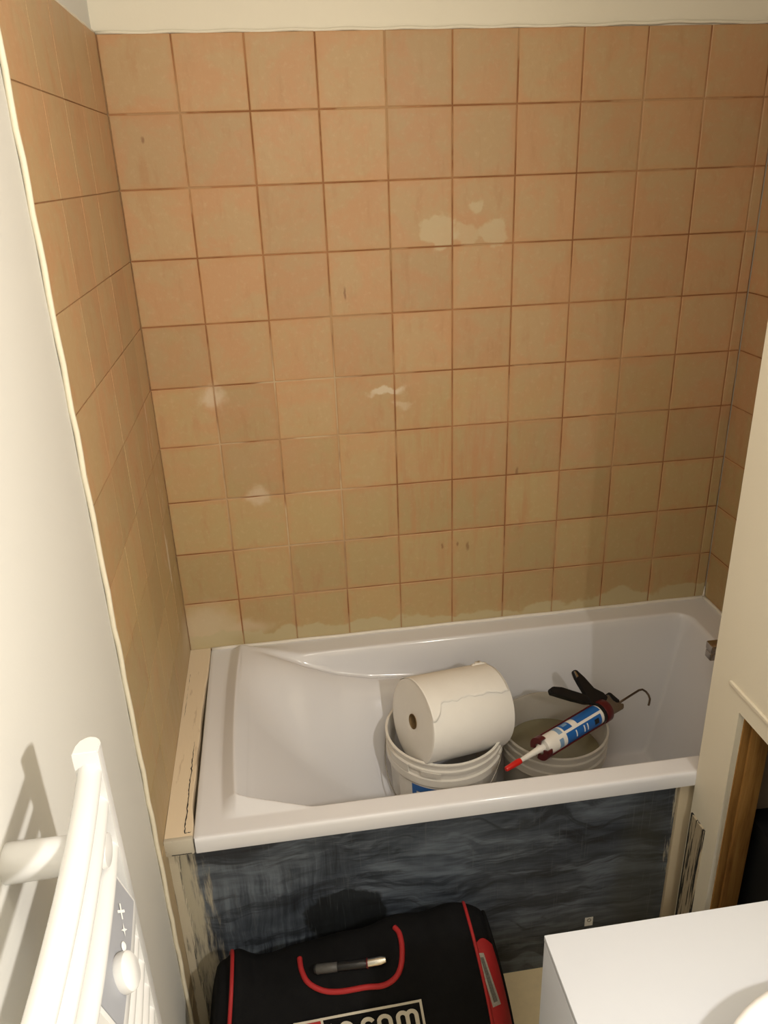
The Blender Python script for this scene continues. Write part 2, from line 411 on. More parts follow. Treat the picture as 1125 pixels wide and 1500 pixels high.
# grout beds, children of their walls
box('grout', (0.0, 0.0018, RIM-0.05), (XA, 0.009, ZT-0.002), 'grout', wb)
bm = bmesh.new()
add_box(bm, (-0.009, -0.733, RIM-0.06), (-0.0018, 0.0, ZT-0.002)); add_box(bm, (-0.009, -0.733, 0.0), (-0.0018, -0.56, RIM-0.05))
obj('grout', bm, 'grout', wl)
box('grout', (XA+0.0018, -0.69, RIM-0.05), (XA+0.009, 0.0, ZT-0.002), 'grout', wa)

_tm = {}
def tile_mesh(w, h, JW=JW):
    k = (round(w, 4), round(h, 4), JW)
    if k not in _tm:
        bm = bmesh.new(); c = 0.0016 if JW > 0.003 else 0.0004; d = 0.008; e_ = 0.0009 if JW > 0.003 else 0.0003
        x, z = w/2-JW/2, h/2-JW/2
        def ring(ix, y): return [bm.verts.new((sx*(x-ix), y, sz*(z-ix))) for sx, sz in ((-1,-1),(1,-1),(1,1),(-1,1))]
        r0, r1, r2 = ring(0, d), ring(0, e_), ring(c, 0.0)
        for a, b in ((r0, r1), (r1, r2)):
            for i in range(4): bm.faces.new((a[i], a[(i+1)%4], b[(i+1)%4], b[i]))
        bm.faces.new(r2); bm.faces.new(r0[::-1])
        bmesh.ops.recalc_face_normals(bm, faces=bm.faces[:])
        me = bpy.data.meshes.new('tile'); bm.to_mesh(me); bm.free(); me.materials.append(MAT['tile']); _tm[k] = me
    return _tm[k]
def tile(wall, c, w, h, rz, jw=JW):
    o = bpy.data.objects.new('tile', tile_mesh(w, h, jw)); COL.objects.link(o); o.parent = wall
    n = Matrix.Rotation(rz, 3, 'Z') @ Vector((0, 1, 0))
    o.location = Vector(c) + n*random.uniform(-0.0003, 0.0003)
    o.rotation_euler = (random.uniform(-1, 1)*0.0022, random.uniform(-1, 1)*0.0020, rz + random.uniform(-1, 1)*0.0022)
for r in range(10):
    zc = ZT - (r+0.5)*T
    for c in range(10): tile(wb, ((c+0.5)*T, 0, zc), T, T, 0)
    tile(wb, (1.515, 0, zc), 0.030, T, 0)
LC = [0.0, -0.12, -0.27, -0.42, -0.57, -0.735]
for r in range(14):
    zt = ZT - r*T; zb = max(zt-T, 0.0)
    for i in range(5):
        if r >= 10 and i < 4: continue
        tile(wl, (0, (LC[i]+LC[i+1])/2, (zt+zb)/2), LC[i]-LC[i+1], zt-zb, PI/2, 0.0022)
for r in range(10):
    for i in range(5):
        y0 = -T*i; y1 = max(-T*(i+1), -0.69)
        tile(wa, (XA, (y0+y1)/2, ZT-(r+0.5)*T), y0-y1, T, -PI/2)
# filler bead along the free edge of the left tiling, a little uneven
bm = bmesh.new(); n = 60
pts = [(-0.0035+0.0008*math.sin(i*1.7), -0.7375+0.0012*math.sin(i*2.3)+0.0008*math.sin(i*.9), 0.002+i*(ZT-0.002)/n) for i in range(n+1)]
add_tube(bm, pts, 0.0046, 6)
tag(obj('edge_bead', bm, 'bead', wl, True), 'cream filler bead along the tile edge')
bm = bmesh.new(); pts = [(i*XA/60, 0.004, ZT+0.0015+0.0012*math.sin(i*1.3)+(0.004*sstep(1.0, 1.3, i*XA/60)-0.003*sstep(1.36, 1.38, i*XA/60))) for i in range(61)]
add_tube(bm, pts, 0.0038, 6); obj('top_bead', bm, 'paint', wb, True)
bm = bmesh.new(); pts = [(-0.004, -i*0.735/30, ZT+0.0015+0.001*math.sin(i*1.9)) for i in range(31)]
add_tube(bm, pts, 0.0038, 6); obj('top_bead', bm, 'paint', wl, True)

# partition to the right of the bath front, with an opening cut in it
PF = -0.7005; OY0 = -0.805; OY1 = -1.78; OZ = 0.823; TH = 0.013
bm = bmesh.new()
add_box(bm, (XR, OY0, 0), (XR+TH, PF, OZ)); add_box(bm, (XR, YN, OZ), (XR+TH, PF, ZC)); add_box(bm, (XR, YN, 0), (XR+TH, OY1, OZ))
add_box(bm, (XR+TH, PF-TH, 0), (XA+0.008, PF, ZC))
wr = struct(obj('wall_right', bm, 'paint'), 'cream plasterboard partition with an opening cut low in it', 'wall')
box('cavity_lining', (XR+TH, -0.745, 0.0), (XA+0.008, PF-TH-0.0005, OZ+0.5), 'inner_wall', wr)
bm = bmesh.new(); add_box(bm, (XR-0.005, OY1-0.2, 0.861), (XR+0.002, -0.765, 0.871), 0.002, 2)
tag(obj('joint_lip', bm, 'paint', wr, 40), 'raised cream joint above the opening')
box('scraped_board', (XR-0.004, -0.763, 0.0), (XR+0.001, -0.7085, 0.478), 'patch_strip', wr)
s1 = struct(box('trim_1', (XR+TH, -0.808, 0.0), (1.166, -0.7455, OZ+0.05), 'wood', None, 0.002), 'raw timber batten at the jamb of the wall opening, nearest the plasterboard', 'batten')
s2 = struct(box('trim_2', (1.1665, -0.812, 0.0), (1.208, -0.7455, OZ+0.05), 'wood', None, 0.002), 'deeper raw timber stud inside the wall opening behind the batten', 'stud')
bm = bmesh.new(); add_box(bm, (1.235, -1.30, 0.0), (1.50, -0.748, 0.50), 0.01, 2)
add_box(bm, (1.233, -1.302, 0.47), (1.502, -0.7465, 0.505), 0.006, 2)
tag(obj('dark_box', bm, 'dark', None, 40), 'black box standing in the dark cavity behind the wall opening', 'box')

# ------------------------------------------------------------------ bath
def smax(vals, k=0.02):
    m = max(vals); return m + k*math.log(sum(math.exp((v-m)/k) for v in vals))
FLR = 0.150
def clamp(x, a=0.0, b=1.0): return max(a, min(b, x))
def bath_h(x, y):
    xl = 0.142 - 0.009*max(0.0, 1-((y+0.32)/0.29)**2)      # lip bulges towards the ledge
    q = clamp((x-0.142)/0.165)
    yfb = -0.605-0.044*q; ybb = -0.022-0.052*q               # chamfered, raised corners of the headrest
    rise = 0.021*(1-q)
    ramp = clamp((x-(xl-0.030))/0.030)
    sf = clamp((y+0.656)/(yfb+0.656)); sb = clamp((-0.004-y)/(-0.004-ybb))
    top = RIM + rise*ramp*min(sf, sb)
    if x <= xl or y <= yfb or y >= ybb or x > 1.436:
        return top if x < 1.0 else RIM
    t = clamp((x-xl)/0.52); zl = FLR + (RIM+0.021-FLR)*(1-t)**1.45
    t = (1.436-x)/0.13; zr = FLR + (RIM-FLR)*max(0.0, 1-t)**1.3
    e = ybb - y                                             # back side: wall, groove, arm-rest edge, hollow
    LK = ((0.142, 0.606), (0.20, 0.598), (0.29, 0.574), (0.40, 0.526), (0.49, 0.503), (0.64, 0.488), (0.80, 0.44), (1.10, 0.30))
    lz = LK[-1][1]
    for (xa, za), (xb, zb_) in zip(LK, LK[1:]):
        if xa <= x <= xb: lz = za+(zb_-za)*(x-xa)/(xb-xa); break
    gd = 0.008*sstep(0.16, 0.30, x)
    if e < 0.016: za = RIM+rise - (RIM+rise-lz+gd)*e/0.016
    elif e < 0.036: za = lz - gd*(1-sstep(0.016, 0.036, e))
    else: za = zl + (lz-zl)*(1-sstep(0.030, 0.27, e))
    reg = FLR + (RIM+rise-FLR)*max(0.0, 1-e/0.085)**1.25
    m = sstep(0.66, 0.95, x)
    zb = za*(1-m) + reg*m
    e = y - yfb; zf = FLR + (RIM+rise-FLR)*max(0.0, 1-e/0.07)**1.3
    z = smax([max(zl, zb), zr, zf, FLR], 0.006)
    z = min(z, RIM+rise)
    r = 0.055; dx = x-(1.436-r); dy = y-(-0.074-r)
    if dx > 0 and dy > 0 and math.hypot(dx, dy) > r: z = RIM
    return z
X0, X1, Y0, Y1 = 0.060, XA-0.0015, -0.697, -0.0015
def lin(a, b, n): return [a+(b-a)*i/n for i in range(n)]
xs = lin(X0, 0.105, 5)+lin(0.105, 0.165, 26)+lin(0.165, 0.70, 75)+lin(0.70, 1.28, 46)+lin(1.28, 1.46, 46)+lin(1.46, X1, 8)+[X1]
ys = lin(Y0, -0.665, 5)+lin(-0.665, -0.565, 44)+lin(-0.565, -0.32, 36)+lin(-0.32, -0.055, 70)+lin(-0.055, Y1, 12)+[Y1]
bm = bmesh.new()
g = [[bath_h(x, y) for y in ys] for x in xs]
for it in range(3):   # soften the lips
    g2 = [r[:] for r in g]
    for i in range(1, len(xs)-1):
        for j in range(1, len(ys)-1):
            g2[i][j] = (g[i][j]*4 + g[i-1][j]+g[i+1][j]+g[i][j-1]+g[i][j+1])/8
    g = g2
G = [[bm.verts.new((xs[i], ys[j], g[i][j])) for j in range(len(ys))] for i in range(len(xs))]
for i in range(len(xs)-1):
    for j in range(len(ys)-1): bm.faces.new((G[i][j], G[i+1][j], G[i+1][j+1], G[i][j+1]))
# rolled outer edge: front and left
def skirt(line, off):
    prev = line
    for o_, z_ in ((0.0016, -0.0012), (0.0034, -0.0045), (0.004, -0.009), (0.004, -0.034), (0.003, -0.0375), (-0.016, -0.0375)):
        cur = [bm.verts.new((v.co.x+off[0]*o_, v.co.y+off[1]*o_, RIM+z_)) for v in line]
        for k in range(len(line)-1): bm.faces.new((prev[k], prev[k+1], cur[k+1], cur[k]))
        prev = cur
skirt([G[i][0] for i in range(len(xs))], (0, -1)); skirt([G[0][j] for j in range(len(ys))], (-1, 0))
bt = root('bathtub', (0.79, -0.35, 0.0), 'white acrylic bathtub with a raised sloping headrest, set under the tiles', 'bathtub')
obj('bath_shell', bm, 'acrylic', bt, smooth=60)
bm = bmesh.new(); add_tube(bm, [(0.06+i*(XA-0.06)/40, -0.003, RIM+0.002+0.0006*math.sin(i*1.1)) for i in range(41)], 0.0052, 8)
tag(obj('sealant_bead', bm, 'sealant', bt, True), 'white sealant along the back wall')
tube('sealant_bead', [(XA-0.003, -i*0.69/20, RIM+0.002+0.0005*math.sin(i)) for i in range(21)], 0.0052, 'sealant', bt, 8, True)
tube('sealant_bead', [(XA-0.003, -0.003, RIM+0.002+i*0.012) for i in range(4)], [0.0045, 0.003, 0.002, 0.001], 'sealant', bt, 8, True)

# bath front and its trim
bp = root('bath_surround', (0.58, -0.672, 0.0), 'dark grey bath front panel with brushed coating streaks', 'panel')
box('board', (0.0005, -0.672, 0.0), (XR-0.0005, -0.655, RIM-0.038), 'board', bp)
tag(box('side_strip', (1.114, -0.6815, 0.0), (XR+0.03, -0.6721, RIM-0.039), 'side_strip', bp, 0.001), 'cream strip beside the partition')
bm = bmesh.new(); n = 40
for k in range(n):
    z0, z1 = 0.548*k/n, 0.548*(k+1)/n
    x1 = 0.020+0.0025*math.sin(k*.35)+0.0006*math.sin(k*2.3)
    add_box(bm, (0.0006, -0.690+0.0002*math.sin(k*1.7), z0), (x1, -0.6721, z1))
tag(obj('side_strip', bm, 'foot_strip', bp), 'cream filler strip dragged over the dark board')
tg = box('paper_tag', px(856, 1357, 1, -0.673)+Vector((0, 0, 0)), px(869, 1343, 1, -0.673)+Vector((0, 0.0006, 0)), 'mark', bp)
c = px(863, 1348, 1, -0.6736)
tube('tag_print', [c+Vector((0.0045*math.cos(a*PI/6), 0, 0.0045*math.sin(a*PI/6))) for a in range(13)], 0.0009, 'steel', bp, 6)
bm = bmesh.new(); n = 40; cols = []
for i in range(n+1):
    y = -0.001-i*0.6945/n
    w = 0.0062*sstep(-0.08, -0.28, y)*(1-sstep(-0.60, -0.68, y)) + 0.0007*math.sin(i*.8)*sstep(-0.08, -0.2, y)
    xe = 0.0562-max(0.0, w)
    cols.append([bm.verts.new(p) for p in ((0.0006, y, 0.548), (xe, y, 0.548), (xe, y, 0.5890), (xe-0.0012, y, 0.590), (0.0006, y, 0.590))])
for p, q in zip(cols, cols[1:]):
    for k in range(5): bm.faces.new((p[k], p[(k+1)%5], q[(k+1)%5], q[k]))
bm.faces.new(cols[0]); bm.faces.new(cols[-1][::-1])
lg = struct(obj('trim_3', bm, 'ledge'), 'cream painted ledge between the left tiles and the bath rim', 'ledge')
tag(box('ledge_end', (-0.0005, -0.704, 0.551), (0.0572, -0.692, 0.5905), 'ledge_end', lg, 0.0025), 'grey filler at the end of the ledge')
random.seed(11)  # thin jagged black lines laid along the ledge and its end
tube('black_mark', [(0.0400+random.uniform(-1, 1)*0.0011, -0.40-i*0.285/46, 0.5899) for i in range(47)], [0.0003+0.0013*sstep(0, 14, i)*random.uniform(0.3, 1.0) for i in range(47)], 'ledge_black', lg, 5)
tube('black_mark', [(0.0400+i*0.0016, -0.684+random.uniform(-1, 1)*0.001, 0.5899) for i in range(9)], [0.0012*random.uniform(0.4, 1) for i in range(9)], 'ledge_black', lg, 5)
tube('black_mark', [(0.0085+random.uniform(-1, 1)*0.0006, -0.12-i*0.19/20, 0.5899) for i in range(21)], [0.0006*random.uniform(0.1, 1) for i in range(21)], 'ledge_black', lg, 5)
box('black_mark', (0.012, -0.7046, 0.5535), (0.052, -0.7035, 0.5550), 'ledge_black', lg)

# bath mixer at the hidden end
bx = root('bath_mixer', (1.482, -0.35, RIM), 'chrome bath mixer at the tap end, half hidden by the partition', 'tap')
lathe('body', [(0, 0), (0.026, 0), (0.026, 0.006), (0.021, 0.010), (0.021, 0.085), (0.018, 0.090), (0, 0.090)], (1.482, -0.35, RIM-0.001), (0, 0, 1), 'chrome', bx, 32)
bm = bmesh.new(); add_box(bm, (1.345, -0.366, 0.640), (1.482, -0.334, 0.664), 0.004, 2); add_box(bm, (1.345, -0.364, 0.618), (1.372, -0.336, 0.642), 0.004, 2)
obj('spout', bm, 'chrome', bx, 40)
tube('lever', [(1.482, -0.35, 0.672), (1.486, -0.35, 0.700), (1.50, -0.40, 0.715)], [0.012, 0.010, 0.006], 'chrome', bx)

# ------------------------------------------------------------------ vanity with basin
VZ = 0.82; vc = px(797, 1370, 2, VZ)
vx, vy = vc.x, vc.y
vn = root('vanity_unit', ((vx+XR)/2, vy-0.35, 0.0), 'white vanity cabinet with a flat white top beside the partition', 'vanity')
box('worktop', (vx, vy-0.80, VZ-0.010), (XR-0.006, vy, VZ), 'vanity_top', vn, 0.0012)
bm = bmesh.new(); add_box(bm, (vx+0.004, vy-0.797, 0.10), (XR-0.008, vy-0.003, VZ-0.0105)); add_box(bm, (vx+0.05, vy-0.76, 0.0), (XR-0.02, vy-0.03, 0.10))
obj('carcass', bm, 'vanity_top', vn)
for k in range(2):
    d_ = box('door', (vx+0.0002, vy-0.3975-0.398*k, 0.105), (vx+0.0038, vy-0.001-0.398*k, VZ-0.0112), 'vanity_top', vn, 0.0012)
bc = Vector((0.889, -1.556, VZ-0.001))
ba = root('basin', bc, 'round white ceramic basin standing on the vanity top', 'basin')
prof = [(0, 0), (0.165, 0), (0.182, 0.008), (0.194, 0.030), (0.199, 0.050), (0.198, 0.056), (0.190, 0.058), (0.180, 0.050), (0.150, 0.024), (0.08, 0.012), (0.0, 0.010)]
lathe('bowl', prof, bc, (0, 0, 1), 'ceramic', ba, 64, sm=True)
lathe('waste', [(0, 0.0), (0.03, 0.0), (0.03, 0.003), (0.0, 0.004)], bc+Vector((0, 0, 0.0115)), (0, 0, 1), 'chrome', ba, 24)

# ------------------------------------------------------------------ towel radiator
rd = root('towel_radiator', (0.05, -1.52, 0.40), 'white towel radiator with bowed bars on the pale left wall', 'radiator')
UY = -1.272
def upright(y0, sg):
    bm = bmesh.new(); prof = []
    x0, x1, d = 0.066, 0.092, 0.026*sg
    prof = [(x0, 0), (x1, 0), (x1+.0005, 0.55), (x1-0.002, 0.78), (x1-0.006, 0.94), (x1-0.012, 1.0), (x0+0.010, 0.96), (x0+0.004, 0.78), (x0+0.001, 0.50)]
    zs = (0.40, 1.281)
    rings = [[bm.verts.new((x, y0+d*f, z)) for x, f in prof] for z in zs]
    n = len(prof)
    for k in range(n): bm.faces.new((rings[0][k], rings[0][(k+1)%n], rings[1][(k+1)%n], rings[1][k]))
    bm.faces.new(rings[0][::-1]); bm.faces.new(rings[1])
    bmesh.ops.bevel(bm, geom=[e for e in bm.edges if all(v.co.z > 1.28 for v in e.verts)], offset=0.0012, segments=2, affect='EDGES')
    return obj('upright', bm, 'enamel', rd, 35)
upright(UY, 1); upright(UY-0.50, -1)
def bow(y):
    t = (y-(UY-0.25))/0.25; return 0.0137*(1-t*t)
first = None
BZ = [1.254, 1.212, 1.150, 1.008, 0.967, 0.926, 0.885, 0.80, 0.758, 0.716, 0.674, 0.632, 0.54, 0.498, 0.456]
for z in BZ:
    if first is None:
        bm = bmesh.new(); n = 22
        add_tube(bm, [(0.0795+bow(UY-0.5*i/n), UY+0.002-0.504*i/n, 0) for i in range(n+1)], 0.0122, 16)
        first = obj('bar', bm, 'enamel', rd, 50)
        first.matrix_parent_inverse = Matrix.Identity(4); first.location = -rd.location + Vector((0, 0, z))
    else:
        o = dup(first, rd); o.location = -rd.location + Vector((0, 0, z))
for y, z in ((-1.306, 1.182), (-1.306, 0.590), (UY-0.466, 1.182), (UY-0.466, 0.590)):
    br = lathe('wall_bracket', [(0, 0), (0.0195, 0), (0.0205, 0.002), (0.0195, 0.072), (0.010, 0.074), (0.010, 0.086), (0, 0.086)], (-0.009, y, z), (1, 0, 0), 'enamel', rd, 28)
    lathe('bracket_cap', [(0, 0), (0.0175, 0), (0.0185, 0.002), (0.0165, 0.0065), (0, 0.0085)], (0.086, y, z), (1, 0, 0), 'enamel', br, 28)
# thermostat box
bm = bmesh.new(); n = 8; YB0, YB1 = -1.286, -1.442
pr = [(-0.020, 1.128), (-0.012, 1.140), (-0.002, 1.140), (0.016, 1.085), (0.014, 1.062), (-0.020, 1.055)]
rings = [[bm.verts.new((0.083+bow(YB0+(YB1-YB0)*i/n)+dx, YB0+(YB1-YB0)*i/n, z)) for dx, z in pr] for i in range(n+1)]
for a, b in zip(rings, rings[1:]):
    for k in range(len(pr)): bm.faces.new((a[k], a[(k+1)%len(pr)], b[(k+1)%len(pr)], b[k]))
bm.faces.new(rings[0]); bm.faces.new(rings[-1][::-1])
cb = tag(obj('thermostat_box', bm, 'enamel', rd, 30), 'white thermostat housing with a grey face')
NF = Vector((0.950, 0, 0.311)); EF = Vector((-0.311, 0, 0.950)); EY = Vector((0, 1, 0))
def face_pt(y, z, o_=0.0): return Vector((0.083+bow(y)-0.002+(1.140-z)*0.3273, y, z)) + NF*o_
bm = bmesh.new()
fr = [[bm.verts.new(face_pt(y, z, 0.0007)) for z in (1.088, 1.137)] for y in [YB0-0.004-(0.146)*i/8 for i in range(9)]]
for a, b in zip(fr, fr[1:]): bm.faces.new((a[0], a[1], b[1], b[0]))
tag(obj('control_face', bm, 'panel_grey', cb), 'grey control face')
def marks(y, z, kind):
    bm = bmesh.new(); c = face_pt(y, z, 0.0018); s = 0.0078; w = 0.0014
    A_ = EY*0.77+EF*0.64; B_ = EF*0.77-EY*0.64
    def P(a, b): return bm.verts.new(c+A_*a+B_*b)
    if kind == '+':
        bm.faces.new([P(a, b) for a, b in ((-w, -s), (w, -s), (w, -w), (s, -w), (s, w), (w, w), (w, s), (-w, s), (-w, w), (-s, w), (-s, -w), (-w, -w))])
    elif kind == '*':
        bm.faces.new([P((0.0068 if i % 2 == 0 else 0.0018)*math.cos(i*PI/4), (0.0068 if i % 2 == 0 else 0.0018)*math.sin(i*PI/4)) for i in range(8)])
    else: add_lathe(bm, [(0, 0.001), (0.0030, 0.001), (0.0048, 0), (0, 0)], c, NF, 16)
    obj('control_mark', bm, 'mark', cb)
marks(-1.324, 1.1135, '+'); marks(-1.340, 1.105, '*'); marks(-1.358, 1.103, 'o')
kn = lathe('knob', [(0, 0), (0.0185, 0), (0.0195, 0.003), (0.0185, 0.010), (0.0155, 0.0125), (0, 0.013)], face_pt(-1.386, 1.100), NF, 'enamel', cb, 32)

# ------------------------------------------------------------------ buckets in the bath
def bucket(name, c, r, h, mat, label, inner_floor=None):
    rt = root(name, c, label, 'bucket')
    k = r; w = 0.0025
    outer = [(0, 0), (k*0.86, 0), (k*0.875, 0.006), (k*0.945, h-0.075), (k*0.955, h-0.072), (k*1.0, h-0.070), (k*1.0, h-0.050), (k*0.965, h-0.048), (k*0.965, h-0.030), (k*1.0, h-0.028), (k*1.0, h-0.022), (k*0.97, h-0.020), (k*0.98, h-0.006), (k*1.005, h-0.004), (k*1.005, h), (k*0.965, h+0.001), (k*0.955, h-0.004)]
    inner = [(k*0.93, h-0.06), (k*0.86-w, 0.006), (0, 0.005)]
    lathe('shell', outer+inner, c, (0, 0, 1), mat, rt, 72, sm=35)
    return rt
B1 = Vector((0.663, -0.285, FLR+0.003)); R1 = 0.155; H1 = 0.301
b1 = bucket('paint_bucket', B1, R1, H1, 'bucket', 'white plastic bucket with a blue label holding the paper roll')
# handle ears, notch rib and label of the first bucket
def on_cyl(c, r, a, z): return Vector((c.x+r*math.cos(a), c.y+r*math.sin(a), c.z+z))
def wrap(name, c, r0, r1, a0, a1, z0, z1, mat, parent, n=14, off=0.0008):
    bm = bmesh.new(); cols = []
    for i in range(n+1):
        a = a0+(a1-a0)*i/n
        cols.append([bm.verts.new(on_cyl(c, r0+off, a, z0)), bm.verts.new(on_cyl(c, r1+off, a, z1)), bm.verts.new(on_cyl(c, r1-0.001, a, z1)), bm.verts.new(on_cyl(c, r0-0.001, a, z0))])
    for p, q in zip(cols, cols[1:]):
        for k in range(4): bm.faces.new((p[k], p[(k+1)%4], q[(k+1)%4], q[k]))
    bm.faces.new(cols[0][::-1]); bm.faces.new(cols[-1])
    return obj(name, bm, mat, parent, 40)
D = math.radians
def rz_(z): return R1*(0.875+0.07*(z/(H1-0.075)))
wrap('paper_label', B1, rz_(0.06), rz_(0.218), D(205), D(300), 0.06, 0.218, 'white_plastic', b1, 24)
wrap('blue_label', B1, rz_(0.196), rz_(0.216), D(224), D(262), 0.196, 0.216, 'blue', b1, 14, 0.0014)
wrap('blue_label', B1, rz_(0.08), rz_(0.196), D(224), D(229), 0.08, 0.196, 'blue', b1, 4, 0.0014)
wrap('collar_rib', B1, R1*0.97, R1*0.985, D(196), D(222), H1-0.048, H1-0.022, 'bucket', b1, 8, 0.004)
wrap('collar_rib', B1, R1*0.97, R1*0.985, D(236), D(255), H1-0.044, H1-0.026, 'bucket', b1, 8, 0.004)
for a in (D(150), D(330)):
    lathe('handle_ear', [(0, 0), (0.011, 0), (0.011, 0.006), (0.006, 0.008), (0, 0.008)], on_cyl(B1, R1*0.965, a, H1-0.040), (math.cos(a), math.sin(a), 0), 'bucket', b1, 20)
hp = []
for i in range(25):
    t = i/24; a = D(150)+PI*t
    hp.append(on_cyl(B1, R1*1.025, a, H1-0.040-0.135*math.sin(PI*t)))
tube('wire_handle', hp, 0.0016, 'steel', b1, 8, True)

B2 = Vector((0.962, -0.300, FLR+0.003)); R2 = 0.142; H2 = 0.274
b2 = bucket('plaster_bucket', B2, R2, H2, 'cloudy', 'cloudy plastic bucket of murky liquid under the caulking gun')
lq = lathe('liquid', [(0, 0.0), (R2*0.84, 0.0), (R2*0.905, 0.002), (R2*0.905, -0.004), (0, -0.004)], B2+Vector((0, 0, H2-0.085)), (0, 0, 1), 'slurry', b2, 64)

# ------------------------------------------------------------------ paper roll
RA = px(604, 1057, 2, 0.522); RB = px(719, 1032, 2, 0.488)
ax = (RB-RA); L = ax.length; ax.normalize(); RR = 0.110
pr_ = root('paper_roll', (RA+RB)/2-Vector((0, 0, RR)), 'large white paper wiping roll lying in the bucket', 'paper roll')
prof = [(0.0195, 0.002), (0.03, 0.0)]+[(0.03+(RR-0.003-0.03)*i/8, 0.0007*(i % 2)) for i in range(1, 9)]+[(RR-0.0008, 0.0012), (RR, 0.004), (RR+0.0006, L*0.5), (RR, L-0.004), (RR-0.002, L), (0.0195, L-0.001)]
lathe('roll_body', prof, RA, ax, 'paper', pr_, 80, closed=True, sm=35)
lathe('cardboard_core', [(0.0195, 0.0005), (0.0195, L-0.0005), (0.0180, L-0.0005), (0.0180, 0.0005)], RA, ax, 'card', pr_, 32, closed=True)
# loose last sheet, torn along its edge
PX_, PY_ = Vector((0, 0, 1)), ax.cross(Vector((0, 0, 1)))    # up and sideways
PX_ = (PX_-ax*PX_.dot(ax)).normalized(); PY_ = ax.cross(PX_).normalized()
def rollp(s, a, r):      # a from the top, positive towards the camera
    v = PX_*math.cos(a) + (-PY_ if (-PY_).y < 0 else PY_)*math.sin(a)
    return RA + ax*s + v*r
bm = bmesh.new(); ns, na = 44, 26; grid = []
for i in range(ns+1):
    f = i/ns; s = -0.002+f*(L*0.985)
    edge = D(40) - D(4)*math.sin(f*3.0) + D(1.3)*math.sin(f*23)+D(0.8)*math.sin(f*57+1)
    if f < 0.13: edge += D(17)*math.sin(max(0, (0.13-f)/0.13)*PI*0.62)**0.7
    row = []
    for j in range(na+1):
        t = j/na; a = -D(50)+(edge+D(50))*t
        lift = 0.0012+0.0045*t**3*(0.6+0.4*math.sin(f*9+1))
        row.append(bm.verts.new(rollp(s, a, RR+lift)))
    grid.append(row)
for i in range(ns):
    for j in range(na): bm.faces.new((grid[i][j], grid[i+1][j], grid[i+1][j+1], grid[i][j+1]))
o = obj('loose_sheet', bm, 'paper', pr_, True)
md = o.modifiers.new('thick', 'SOLIDIFY'); md.thickness = 0.0006
bm = bmesh.new(); pts = []
for i in range(10):
    f = i/9; pts.append((rollp(L*(0.80+0.19*f), -D(28)+D(3)*math.sin(f*9), RR+0.002+0.007*math.sin(f*PI)+0.002*math.sin(f*21)), rollp(L*(0.80+0.19*f), -D(22), RR+0.0015)))
vs = [(bm.verts.new(a), bm.verts.new(b)) for a, b in pts]
for p, q in zip(vs, vs[1:]): bm.faces.new((p[0], q[0], q[1], p[1]))
o = obj('torn_scrap', bm, 'paper', pr_, True); md = o.modifiers.new('thick', 'SOLIDIFY'); md.thickness = 0.0006

# ------------------------------------------------------------------ caulking gun and cartridge
GZ = B2.z+H2+0.031
GF = px(791, 1097, 2, GZ); GB = px(879, 1044, 2, GZ)
ga = (GB-GF).normalized(); GL = (GB-GF).length
side = Vector((0, 0, 1)).cross(ga).normalized()          # horizontal, away from the camera side
if side.y < 0: side = -side
gb = (side*0.80 + Vector((0, 0, 1))*0.60).normalized()    # the way the handle points
gn = ga.cross(gb).normalized()
if gn.z < 0: gn = -gn
def gpx(u, v, off=0.0):
    d = ray(u, v); return CAM + d*((GF+gn*off-CAM).dot(gn)/d.dot(gn))
gun = root('caulking_gun', GF+ga*(GL/2)-Vector((0, 0, 0.03)), 'black and dark red caulking gun lying across the buckets', 'caulking gun')
CR = 0.0255
ct = root('sealant_cartridge', GF+ga*(GL/2)-Vector((0, 0, CR)), 'white sealant cartridge with blue label and red capped nozzle', 'cartridge')
lathe('tube', [(0, 0.004), (0.010, 0.004), (0.010, 0.010), (CR-0.004, 0.012), (CR, 0.020), (CR, GL-0.004), (CR-0.002, GL-0.002), (0, GL-0.002)], GF, ga, 'white_plastic', ct, 40)
TIP = px(741, 1127, 2, GZ-0.004); nd = (TIP-GF); nl = nd.length; nd.normalize()
lathe('nozzle', [(0, -0.012), (0.012, -0.010), (0.012, 0.000), (0.0085, 0.006), (0.0050, nl*0.62), (0.0042, nl*0.70), (0, nl*0.70)], GF, nd, 'white_plastic', ct, 24)
lathe('nozzle_cap', [(0, nl*0.58), (0.0072, nl*0.58), (0.0080, nl*0.66), (0.0066, nl*0.97), (0.0052, nl), (0, nl)], GF, nd, 'red_cap', ct, 12)
# label: bands wrapped on the tube (angle measured round the axis from the top, + towards the camera)
toCam = (CAM-(GF+GB)/2); toCam = (toCam-ga*toCam.dot(ga)).normalized(); sd = ga.cross(toCam).normalized()
if sd.z < 0: sd = -sd
def lab(s0, s1, a0, a1, mat, off=0.0004, name='label_print'):
    bm = bmesh.new(); n = max(2, int(abs(a1-a0)/8)); cols = []
    for i in range(n+1):
        a = D(a0+(a1-a0)*i/n); v = toCam*math.cos(a)+sd*math.sin(a)
        cols.append([bm.verts.new(GF+ga*(GL*s)+v*r) for s, r in ((s0, CR+off), (s1, CR+off), (s1, CR-0.001), (s0, CR-0.001))])
    for p, q in zip(cols, cols[1:]):
        for k in range(4): bm.faces.new((p[k], p[(k+1)%4], q[(k+1)%4], q[k]))
    bm.faces.new(cols[0][::-1]); bm.faces.new(cols[-1])
    return obj(name, bm, mat, ct, 40)
lab(0.545, 0.93, 14, 100, 'blue'); lab(0.33, 0.90, -100, -2, 'blue'); lab(0.33, 0.46, 14, 90, 'blue')
lab(0.24, 0.30, 12, 75, 'blue_pale'); lab(0.21, 0.27, -70, -12, 'blue_pale')
for s in (0.47, 0.60, 0.655): lab(s, s+0.016, -52, -12, 'mark', 0.0008)
